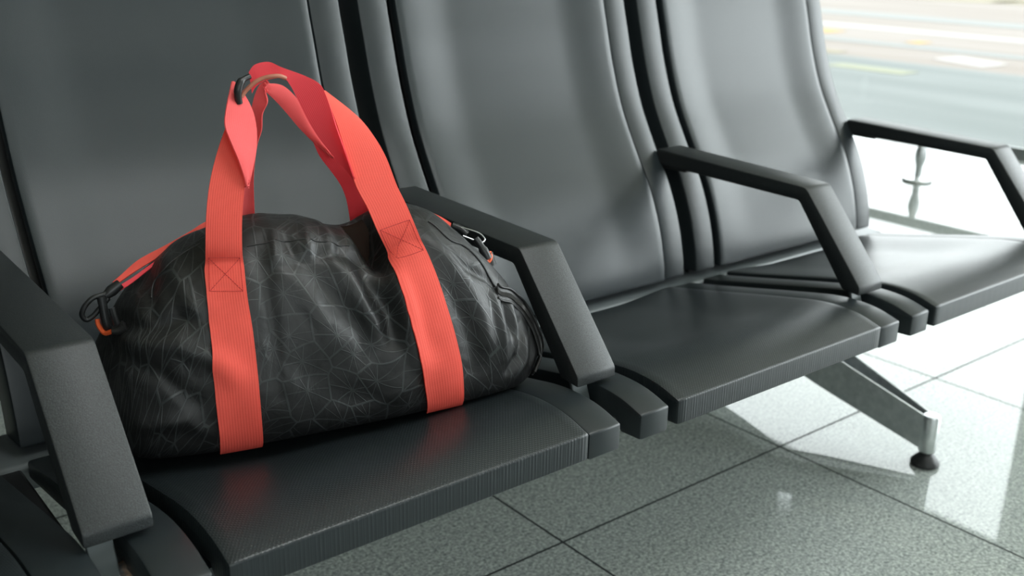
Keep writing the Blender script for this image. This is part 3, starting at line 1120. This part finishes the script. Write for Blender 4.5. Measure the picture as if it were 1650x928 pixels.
#DATA
D = {
    'FL_L': [(-0.1452, -0.0795, 0.0014), (-0.149, -0.1029, 0.0332), (-0.1504, -0.1063, 0.0715), (-0.1503, -0.105, 0.1067), (-0.149, -0.0987, 0.1322), (-0.1468, -0.0836, 0.1615), (-0.1443, -0.0714, 0.1849), (-0.1399, -0.0526, 0.2064), (-0.1395, -0.058, 0.2286), (-0.1361, -0.056, 0.2615), (-0.1293, -0.05, 0.2929), (-0.1191, -0.042, 0.3202), (-0.104, -0.03, 0.3486), (-0.0888, -0.018, 0.3669)],
    'FL_R': [(-0.0983, -0.0803, 0.0005), (-0.1035, -0.1064, 0.0325), (-0.1052, -0.1119, 0.0648), (-0.1055, -0.108, 0.0996), (-0.1051, -0.1023, 0.1261), (-0.1054, -0.0927, 0.1581), (-0.1052, -0.0823, 0.1828), (-0.1024, -0.0666, 0.2056), (-0.1025, -0.064, 0.2257), (-0.099, -0.058, 0.2581), (-0.0929, -0.052, 0.29), (-0.0867, -0.045, 0.3082), (-0.0766, -0.034, 0.3288), (-0.0695, -0.022, 0.3497)],
    'FL2_L': [(-0.092, -0.056, 0.2894), (-0.0944, -0.056, 0.303), (-0.0989, -0.055, 0.3204), (-0.1042, -0.052, 0.3373), (-0.1076, -0.048, 0.3505), (-0.1063, -0.04, 0.3602), (-0.0998, -0.028, 0.3755), (-0.0947, -0.02, 0.3852), (-0.0895, -0.012, 0.395)],
    'FL2_R': [(-0.0902, -0.054, 0.2882), (-0.0851, -0.05, 0.3003), (-0.0794, -0.044, 0.3141), (-0.0742, -0.036, 0.327), (-0.0708, -0.028, 0.3428), (-0.071, -0.022, 0.3592), (-0.074, -0.016, 0.3717), (-0.0772, -0.012, 0.3793), (-0.0793, -0.006, 0.3859)],
    'FLtop_L': [(-0.089, -0.01, 0.3947), (-0.0843, -0.002, 0.3961), (-0.0769, 0.006, 0.3968), (-0.0683, 0.014, 0.3941)],
    'FLtop_R': [(-0.0789, -0.004, 0.3836), (-0.0743, 0.004, 0.3816), (-0.0683, 0.012, 0.3796), (-0.062, 0.018, 0.3798)],
    'FR_L': [(0.0996, -0.0859, 0.0038), (0.0909, -0.1062, 0.0314), (0.0819, -0.1169, 0.0689), (0.0768, -0.1149, 0.0998), (0.0722, -0.1101, 0.1253), (0.0687, -0.1028, 0.1497), (0.0647, -0.0894, 0.1758), (0.0669, -0.0581, 0.1948), (0.0524, -0.06, 0.2266), (0.0441, -0.052, 0.2524), (0.0337, -0.044, 0.2774), (0.0276, -0.034, 0.31), (0.0208, -0.022, 0.3454), (0.0137, -0.012, 0.3706), (0.0117, -0.006, 0.3795)],
    'FR_R': [(0.1465, -0.0862, 0.0055), (0.14, -0.1029, 0.0326), (0.1357, -0.1064, 0.0629), (0.1302, -0.1059, 0.0913), (0.1235, -0.1012, 0.1219), (0.1176, -0.0949, 0.1476), (0.1118, -0.0853, 0.1758), (0.1057, -0.071, 0.2025), (0.096, -0.058, 0.236), (0.0903, -0.05, 0.2546), (0.0836, -0.042, 0.2732), (0.0752, -0.03, 0.3055), (0.0625, -0.018, 0.3319), (0.0477, -0.008, 0.3514), (0.0172, 0.002, 0.3775)],
    'CR_O': [(-0.0707, -0.01, 0.4038), (-0.0634, -0.01, 0.4114), (-0.049, -0.012, 0.4137), (-0.0361, -0.018, 0.408), (-0.013, -0.022, 0.3989), (0.0018, -0.026, 0.3901), (0.008, -0.028, 0.3779), (0.0137, -0.03, 0.3585), (0.0175, -0.034, 0.3414), (0.0256, -0.04, 0.3113), (0.0311, -0.046, 0.2881)],
    'CR_I': [(-0.0695, -0.014, 0.3818), (-0.0647, -0.015, 0.389), (-0.0534, -0.017, 0.3954), (-0.0366, -0.02, 0.397), (-0.0288, -0.02, 0.3887), (-0.0206, -0.02, 0.3712), (-0.0107, -0.02, 0.3495), (0.0013, -0.02, 0.329), (0.0158, -0.022, 0.3093), (0.0302, -0.028, 0.2908), (0.0345, -0.04, 0.2815)],
    'RP_U': [(-0.0445, 0.012, 0.3879), (-0.028, 0.014, 0.3845), (-0.0127, 0.018, 0.3707), (-0.0033, 0.02, 0.3557), (0.0079, 0.024, 0.3324), (0.0198, 0.026, 0.3146), (0.0319, 0.028, 0.2979)],
    'RP_L': [(-0.0509, 0.01, 0.3824), (-0.0344, 0.014, 0.3653), (-0.0211, 0.018, 0.3495), (-0.0094, 0.022, 0.3352), (0.0044, 0.026, 0.3207), (0.0172, 0.028, 0.3086), (0.0325, 0.03, 0.2953)],
    'RR_L': [(-0.0005, 0.03, 0.3333), (0.0076, 0.03, 0.3198), (0.0177, 0.034, 0.2979), (0.032, 0.038, 0.2783), (0.0453, 0.044, 0.2593), (0.0538, 0.05, 0.2407), (0.0593, 0.056, 0.2199), (0.0633, 0.062, 0.2022), (0.0688, 0.068, 0.179)],
    'RR_R': [(0.027, 0.022, 0.3437), (0.0383, 0.024, 0.3246), (0.0519, 0.028, 0.3008), (0.0641, 0.034, 0.2724), (0.0743, 0.042, 0.2506), (0.0817, 0.048, 0.2306), (0.0892, 0.054, 0.2149), (0.0961, 0.06, 0.1991), (0.103, 0.066, 0.1821)],
    'RL_L': [(-0.0462, 0.01, 0.391), (-0.054, 0.01, 0.3873), (-0.0591, 0.014, 0.3761), (-0.0623, 0.018, 0.3621), (-0.0647, 0.024, 0.3419), (-0.0686, 0.032, 0.3127), (-0.0722, 0.044, 0.2747), (-0.0752, 0.056, 0.2353), (-0.0772, 0.064, 0.2071)],
    'RL_R': [(-0.0436, 0.01, 0.3882), (-0.0494, 0.008, 0.3819), (-0.0473, 0.008, 0.3682), (-0.0526, 0.012, 0.3542), (-0.0531, 0.018, 0.3352), (-0.0568, 0.028, 0.3154), (-0.0584, 0.044, 0.2771), (-0.0568, 0.056, 0.2372), (-0.0551, 0.064, 0.2046)],
    'PIPE': [(-0.0825, -0.02, 0.3794), (-0.0775, -0.02, 0.3857), (-0.0676, -0.022, 0.3944), (-0.059, -0.023, 0.3983), (-0.0507, -0.025, 0.4002), (-0.0419, -0.025, 0.4002), (-0.0344, -0.022, 0.3972)],
    'SL_T': [(-0.2279, 0.0, 0.1859), (-0.2127, 0.012, 0.1926), (-0.1943, 0.022, 0.2015), (-0.1633, 0.034, 0.2105), (-0.1336, 0.044, 0.2208), (-0.115, 0.05, 0.2283), (-0.0849, 0.062, 0.2312)],
    'SL_B': [(-0.2299, -0.004, 0.1796), (-0.2202, 0.002, 0.1842), (-0.2021, 0.01, 0.1917), (-0.1749, 0.022, 0.201), (-0.1465, 0.034, 0.2103), (-0.1178, 0.044, 0.2198), (-0.0861, 0.058, 0.227)],
    'SL2_T': [(-0.2255, -0.006, 0.181), (-0.2073, 0.0, 0.188), (-0.1887, 0.01, 0.1954), (-0.1626, 0.022, 0.206), (-0.1437, 0.03, 0.2122), (-0.1188, 0.04, 0.2195), (-0.0876, 0.052, 0.2256)],
    'SL2_B': [(-0.2258, -0.01, 0.1767), (-0.2083, -0.004, 0.1837), (-0.1897, 0.006, 0.1924), (-0.1636, 0.018, 0.2036), (-0.1447, 0.026, 0.2097), (-0.1199, 0.036, 0.2162), (-0.0888, 0.048, 0.2223)],
    'SR_T': [(0.1167, 0.06, 0.2323), (0.1301, 0.05, 0.2239), (0.1495, 0.04, 0.2193), (0.1689, 0.028, 0.2097), (0.1797, 0.016, 0.2026)],
    'SR_B': [(0.1146, 0.055, 0.2273), (0.1293, 0.044, 0.2196), (0.144, 0.034, 0.2152), (0.1634, 0.022, 0.2069), (0.1767, 0.012, 0.1982)],
    'CLIPL': [(-0.2275, -0.008, 0.1826), (-0.2391, -0.01, 0.1765), (-0.2507, -0.012, 0.1746), (-0.2596, -0.012, 0.1668), (-0.2636, -0.012, 0.1576), (-0.2599, -0.012, 0.1514), (-0.2528, -0.012, 0.1545), (-0.2437, -0.012, 0.1637), (-0.2354, -0.012, 0.1723)],
    'DROPL': [(-0.2428, -0.014, 0.1755), (-0.2421, -0.016, 0.1606), (-0.2413, -0.018, 0.1456), (-0.2392, -0.016, 0.1382)],
    'DROPL2': [(-0.2353, -0.03, 0.1669), (-0.234, -0.032, 0.1576), (-0.2323, -0.032, 0.149)],
    'ORL': [(-0.2488, -0.012, 0.1504), (-0.2489, -0.014, 0.1454), (-0.2469, -0.018, 0.1401), (-0.2434, -0.022, 0.1367), (-0.2376, -0.028, 0.14)],
    'CLIPR': [(0.1786, 0.01, 0.201), (0.187, 0.004, 0.1975), (0.1928, -0.002, 0.1912)],
    'RINGR': [(0.186, 0.002, 0.2006), (0.1987, -0.004, 0.1966), (0.2089, -0.008, 0.1917), (0.2131, -0.012, 0.185), (0.2069, -0.014, 0.1822), (0.1976, -0.01, 0.1862), (0.1867, -0.004, 0.1908)],
    'DROPR': [(0.1991, -0.014, 0.1887), (0.2041, -0.018, 0.1803), (0.2092, -0.022, 0.1695), (0.2117, -0.024, 0.1632)],
    'ORR': [(0.2073, -0.024, 0.1679), (0.2108, -0.026, 0.1599), (0.2161, -0.024, 0.1643), (0.2172, -0.018, 0.1698)],
    'ZIP': [(0.1946, -0.0806, 0.139), (0.2104, -0.0701, 0.1302), (0.2245, -0.0648, 0.1209), (0.2429, -0.0508, 0.1046), (0.2525, -0.0502, 0.0921), (0.2595, -0.0529, 0.0793), (0.2643, -0.0564, 0.0662), (0.2679, -0.0588, 0.0528), (0.2674, -0.0601, 0.0389), (0.2603, -0.0657, 0.0291), (0.2524, -0.0706, 0.0201)],
    'SEAMR': [(0.1247, -0.0383, 0.2243), (0.1303, -0.0438, 0.2198), (0.1428, -0.0554, 0.2053), (0.1627, -0.0529, 0.1946), (0.1769, -0.0579, 0.181), (0.1883, -0.0659, 0.1623), (0.1977, -0.0711, 0.1428)],
    'SEAMT': [(-0.0938, -0.0501, 0.223), (-0.0723, -0.0516, 0.2251), (-0.0443, -0.0503, 0.2236), (-0.0171, -0.0531, 0.2204), (0.0053, -0.0503, 0.2141), (0.0236, -0.0438, 0.208)],
    'SEAML': [(-0.1377, -0.021, 0.2239), (-0.1558, -0.0188, 0.2143), (-0.1754, -0.0249, 0.2031), (-0.189, -0.0206, 0.1861), (-0.1953, -0.0356, 0.174)],
    'LIN': [(0.0511, 0.017, 0.1977), (0.0586, 0.0103, 0.1893), (0.0724, 0.01, 0.2064)],
    'XL': [(-0.1341, -0.0461, 0.2139), (-0.1035, -0.0586, 0.2136), (-0.109, -0.0818, 0.1825), (-0.1426, -0.0723, 0.1843)],
    'XR': [(0.0704, -0.0145, 0.2144), (0.0944, -0.0386, 0.2258), (0.0988, -0.0724, 0.1997), (0.0689, -0.0665, 0.1942)],
}


def bell(a, b_, c=None, d=None):
    return lambda t: (1 - sst(a, b_, t))


bagm = bagE
# ---- front handle: webbing sewn down the front, up over the top
fl = ribbon('handle_webbing', D['FL_L'], D['FL_R'], M['web'], bagm, on=bell(0.48, 0.60), off=0.003, per=8, cols=10)
fr = ribbon('handle_webbing', D['FR_L'], D['FR_R'], M['web'], bagm, on=bell(0.42, 0.54), off=0.003, per=8, cols=10)
ribbon('handle_twist', D['FL2_L'], D['FL2_R'], M['webpink'], bagm, per=8, bow=0.002)
ribbon('handle_crest', D['CR_O'], D['CR_I'], M['webred'], bagm, per=8)
# ---- rear handle
ribbon('rear_handle_webbing', D['RR_L'], D['RR_R'], M['webred'], bagm, per=8)
ribbon('rear_handle_twist', D['RP_U'], D['RP_L'], M['webpink'], bagm, per=8, bow=0.002)
ribbon('rear_handle_webbing', D['RL_L'], D['RL_R'], M['webpink'], bagm, per=8, bow=0.002)
MB().tube(spline(D['PIPE'], 6), 0.0024, 10).build('handle_piping', M['cord'], bagm)['label'] = 'tan piping along the handle grip'
# black hook-and-loop keeper at the crest
a = Vector(D['PIPE'][0])
MB().tube(spline([a + Vector((-0.004, -0.004, -0.006)), a + Vector((-0.005, -0.006, 0.006)), a + Vector((0.0, -0.004, 0.017)), a + Vector((0.010, 0.0, 0.021))], 5),
          [0.004] * 5 + [0.0045] * 6 + [0.003] * 5, 10).build('handle_keeper', M['blackp'], bagm)


# ---- stitched boxes with crosses
def stitches(host, l_hi, r_hi, l_lo, r_lo):
    l_hi, r_hi, l_lo, r_lo = Vector(l_hi), Vector(r_hi), Vector(l_lo), Vector(r_lo)
    q = [l_hi.lerp(r_hi, 0.08), l_hi.lerp(r_hi, 0.92), l_lo.lerp(r_lo, 0.92), l_lo.lerp(r_lo, 0.08)]
    n_ = (q[1] - q[0]).cross(q[0] - q[3]).normalized()
    if n_.y > 0:
        n_ = -n_
    segs = [(0, 1), (1, 2), (2, 3), (3, 0), (0, 2), (1, 3)]
    tree = BVHTree.FromPolygons([tuple(v.co) for v in host.data.vertices], [tuple(p.vertices) for p in host.data.polygons])
    mb = MB()
    for i, j in segs:
        n = 16
        for k in range(n):
            pts = []
            for t in (k / n, (k + 0.72) / n):
                p = q[i].lerp(q[j], t)
                hit = tree.ray_cast(p + n_ * 0.05, -n_)
                if hit[0]:
                    pts.append(hit[0] + n_ * 0.0003)
            if len(pts) == 2 and (pts[0] - pts[1]).length > 1e-5:
                mb.tube(pts, 0.00035, 5)
    return mb.build('stitching', M['thread'], host)


def half(k, i, j):
    return Vector(D[k][i]).lerp(Vector(D[k][j]), 0.5)


stitches(fl, half('FL_L', 7, 8), half('FL_R', 7, 8), D['FL_L'][6], D['FL_R'][6])
stitches(fr, D['FR_L'][8], D['FR_R'][8], D['FR_L'][7], D['FR_R'][7])

# ---- shoulder strap running behind the crest, doubled at the left clip
mid = [(-0.09, 0.090, 0.195), (0.0, 0.10, 0.185), (0.08, 0.098, 0.19)]
ribbon('shoulder_strap', D['SL_T'] + mid + D['SR_T'], D['SL_B'] + [(x, y - 0.004, z - 0.012) for x, y, z in mid] + D['SR_B'], M['web'], bagm, per=6, cols=5)
ribbon('shoulder_strap', D['SL2_T'], D['SL2_B'], M['webred'], bagm, per=6, cols=4)
# ---- carabiners, webbing tabs and orange pulls at both ends
cl = MB().tube(spline(D['CLIPL'], 5), 0.0028, 10).build('clip_hook', M['blackp'], bagm)
MB().tube(spline(D['DROPL'], 4), [0.0048] * 13, 10).build('clip_swivel', M['blackp'], cl)
MB().tube(spline(D['DROPL2'], 4), 0.0035, 8).build('zip_pull', M['blackp'], bagm)
MB().tube(spline(D['ORL'], 5), 0.0026, 8).build('orange_loop', M['orange'], bagm)['label'] = 'orange end loop'
a = Vector(D['CLIPL'][0])
MB().tube([a + Vector((0.006, 0.002, 0.002)), a + Vector((-0.004, 0, -0.004)), a + Vector((-0.012, -0.001, -0.010))], [0.0055, 0.0065, 0.004], 12).build('clip_body', M['blackp'], cl)
cr_ = MB().tube(spline(D['CLIPR'], 4), [0.0048] * 9, 10).build('clip_hook', M['blackp'], bagm)
MB().tube(spline(D['RINGR'], 5), 0.0011, 8).build('wire_gate', M['wire'], cr_)
MB().tube(spline(D['DROPR'], 4), [0.0045] * 6 + [0.006] * 7, 10).build('clip_swivel', M['blackp'], cr_)
MB().tube(spline(D['ORR'], 5), 0.0024, 8).build('orange_loop', M['orange'], bagm)['label'] = 'orange end loop'
# fabric end tabs that hold the loops to the bag
for key, tgt in (('ORL', -0.21), ('ORR', 0.225)):
    p = Vector(D[key][-1])
    q = lay((tgt, p.y, p.z - 0.01), 0.001)
    MB().tube([p, p.lerp(q, 0.5) + Vector((0, 0, -0.002)), q], [0.004, 0.006, 0.008], 10).build('end_tab', M['clothplain'], bagm)

# ---- zipper of the end pocket
zl = [Vector(p) for p in spline(D['ZIP'], 8)]
zt = []
for i, p in enumerate(zl):
    zt.append(lay(p, 0.0022))
for _ in range(3):
    zt = [zt[0]] + [(zt[i - 1] + zt[i] * 2 + zt[i + 1]) / 4 for i in range(1, len(zt) - 1)] + [zt[-1]]


def zside(p, t, d, up):
    n = (p - Vector((p.x * 0.8, 0, 0.1))).normalized()
    return p + t.cross(n).normalized() * d + n * up


zz = []
for i, p in enumerate(zt):
    t = (zt[min(len(zt) - 1, i + 1)] - zt[max(0, i - 1)]).normalized()
    zz.append((p, t))
zip_ = ribbon('zipper_tape', [tuple(zside(p, t, 0.008, 0)) for p, t in zz], [tuple(zside(p, t, -0.008, 0)) for p, t in zz], M['clothplain'], bagm, per=1, cols=4, th=0.0012)
MB().tube([zside(p, t, 0.0085, 0.0012) for p, t in zz], 0.0017, 8).add([], []).tube([zside(p, t, -0.0085, 0.0012) for p, t in zz], 0.0017, 8).build('zipper_piping', M['clothplain'], zip_)
tm = MB()
for i, (p, t) in enumerate(zz):
    if i + 1 >= len(zz):
        break
    for k in (0, 0.5):
        q = p.lerp(zz[i + 1][0], k)
        c0, c1 = zside(q, t, 0.0026, 0.0014), zside(q, t, -0.0026, 0.0014)
        tm.tube([c0, c1], 0.0009, 6)
teeth = tm.build('zipper_teeth', M['zip'], zip_)
teeth['kind'] = 'stuff'
# seam cord from the crest down to the pocket
sm = [lay(p, 0.0006) for p in spline(D['SEAMR'], 5)]
MB().tube(sm, 0.0011, 8).build('seam_piping', M['clothplain'], bagm)
for key_ in ('SEAMT', 'SEAML'):
    MB().tube([lay(p, 0.0002) for p in spline(D[key_], 6)], 0.0008, 8).build('seam_piping', M['clothplain'], bagm)
# brown lining showing in the sagging mouth
v, f = [], []
for i in range(13):
    for j in range(9):
        x = 0.022 + 0.062 * i / 12
        y = -0.028 + 0.052 * j / 8
        zt_ = ztop(x) - 0.005
        z = zt_ - 0.036 * (1 - (j / 8)) ** 1.2 - 0.012 * (1 - abs(i - 6) / 6) * (1 - j / 8)
        v.append((x, y, z))
for i in range(12):
    for j in range(8):
        a = i * 9 + j
        f.append((a, a + 1, a + 10, a + 9))
ln = obj('lining', v, f, M['lining'], bagm)
md = ln.modifiers.new('solid', 'SOLIDIFY')
md.thickness = 0.0015
ln['label'] = 'dark brown lining inside the mouth'

# ------------------------------------------------------------------ low guard rail in front of the glass
rail = empty('guard_rail', (4.26, 2.41, 0), 0, 'low metal guard rail on a round-footed post beside the window', 'rail')
yy = [-0.9 + 0.1 * i for i in range(29)]
MB().box(-0.010, 0.010, -2.9, 1.75, 0.168, 0.215).build('rail_bar', M['frame'], rail, True, 0.004)
for y in (0.0, -1.5, 1.5):
    MB().lathe([(0.004, 0.0), (0.062, 0.0), (0.066, 0.005), (0.062, 0.012), (0.022, 0.016), (0.015, 0.020), (0.015, 0.060), (0.024, 0.095), (0.025, 0.125), (0.018, 0.150), (0.012, 0.170)],
               (0, y, 0), 36).build('rail_post', M['steel'], rail)

# ------------------------------------------------------------------ added glowing panel, unseen, around the overhead fill lamp
fillE = empty('overhead_fill_panel', (1.4, 0.0, 3.0), 0, 'unseen square white glowing panel added overhead as fill light', 'lamp')
MB().box(-0.62, 0.62, -0.62, 0.62, -0.010, -0.001).build('fill_face', M['glow'], fillE, False)

# ------------------------------------------------------------------ paint on the apron
def mark(name, pts, material, label, cat, group=None, h=0.02):
    n = len(pts)
    v = [(x, y, GZ + 0.004) for x, y in pts] + [(x, y, GZ + 0.004 + h) for x, y in pts]
    f = [tuple(range(n)), tuple(n + k for k in range(n))] + [(k, (k + 1) % n, n + (k + 1) % n, n + k) for k in range(n)]
    o = obj(name, v, f, material, None, False)
    return tag(o, label, cat, group)


def band(x0, x1, y0, y1, dx=0.0):
    return [(x0, y0), (x1, y0), (x1 + dx, y1), (x0 + dx, y1)]
#MARKS
G_ = 'painted lines on the apron'
mark('apron_line', band(48.4, 50.0, 5, 60), M['greyline'], 'grey line along the apron, nearest of the faint grey lines', 'road marking')
mark('apron_line', band(56.5, 59.0, 5, 80), M['lane'], 'pale band across the apron behind the small yellow mark', 'road marking', h=0.012)
mark('apron_line', band(66.0, 70.0, 5, 90), M['greyline'], 'wider grey band farther out on the apron', 'road marking')
mark('apron_line', band(43.6, 46.0, 22.5, 25.5, 1.2), M['lane'], 'short white dash painted on the apron, nearest the shadow edge at right', 'road marking')
mark('yellow_marking', band(50.9, 52.2, 29.8, 30.6), M['yellow'], 'small yellow dot-like mark in the middle of the apron', 'road marking')
mark('yellow_marking', band(52.2, 54.0, 36.2, 38.6), M['yellow'], 'yellow painted dash beside the backrest edge of the third seat', 'road marking')
mark('yellow_marking', band(43.0, 44.0, 29.3, 31.2), M['sand'], 'thin yellow line at the shadow edge by the third backrest', 'road marking')
mark('yellow_marking', band(38.3, 39.6, 23.0, 26.6), M['smear'], 'faint faded yellow smear on the grey shadowed apron', 'road marking')
mark('yellow_marking', band(93.0, 98.0, 47.3, 48.5), M['yellow'], 'yellow mark at the far verge, left of the two', 'road marking')
mark('yellow_marking', band(95.0, 100.0, 45.5, 46.6), M['yellow'], 'yellow mark at the far verge, right of the two', 'road marking')
v_ = mark('dry_verge', [(84.0, 75), (92.5, 44), (96.0, 30), (160, 10), (240, 120)], M['sand'], 'dry sand-coloured verge beyond the far end of the apron', 'verge')
v_['kind'] = 'structure'
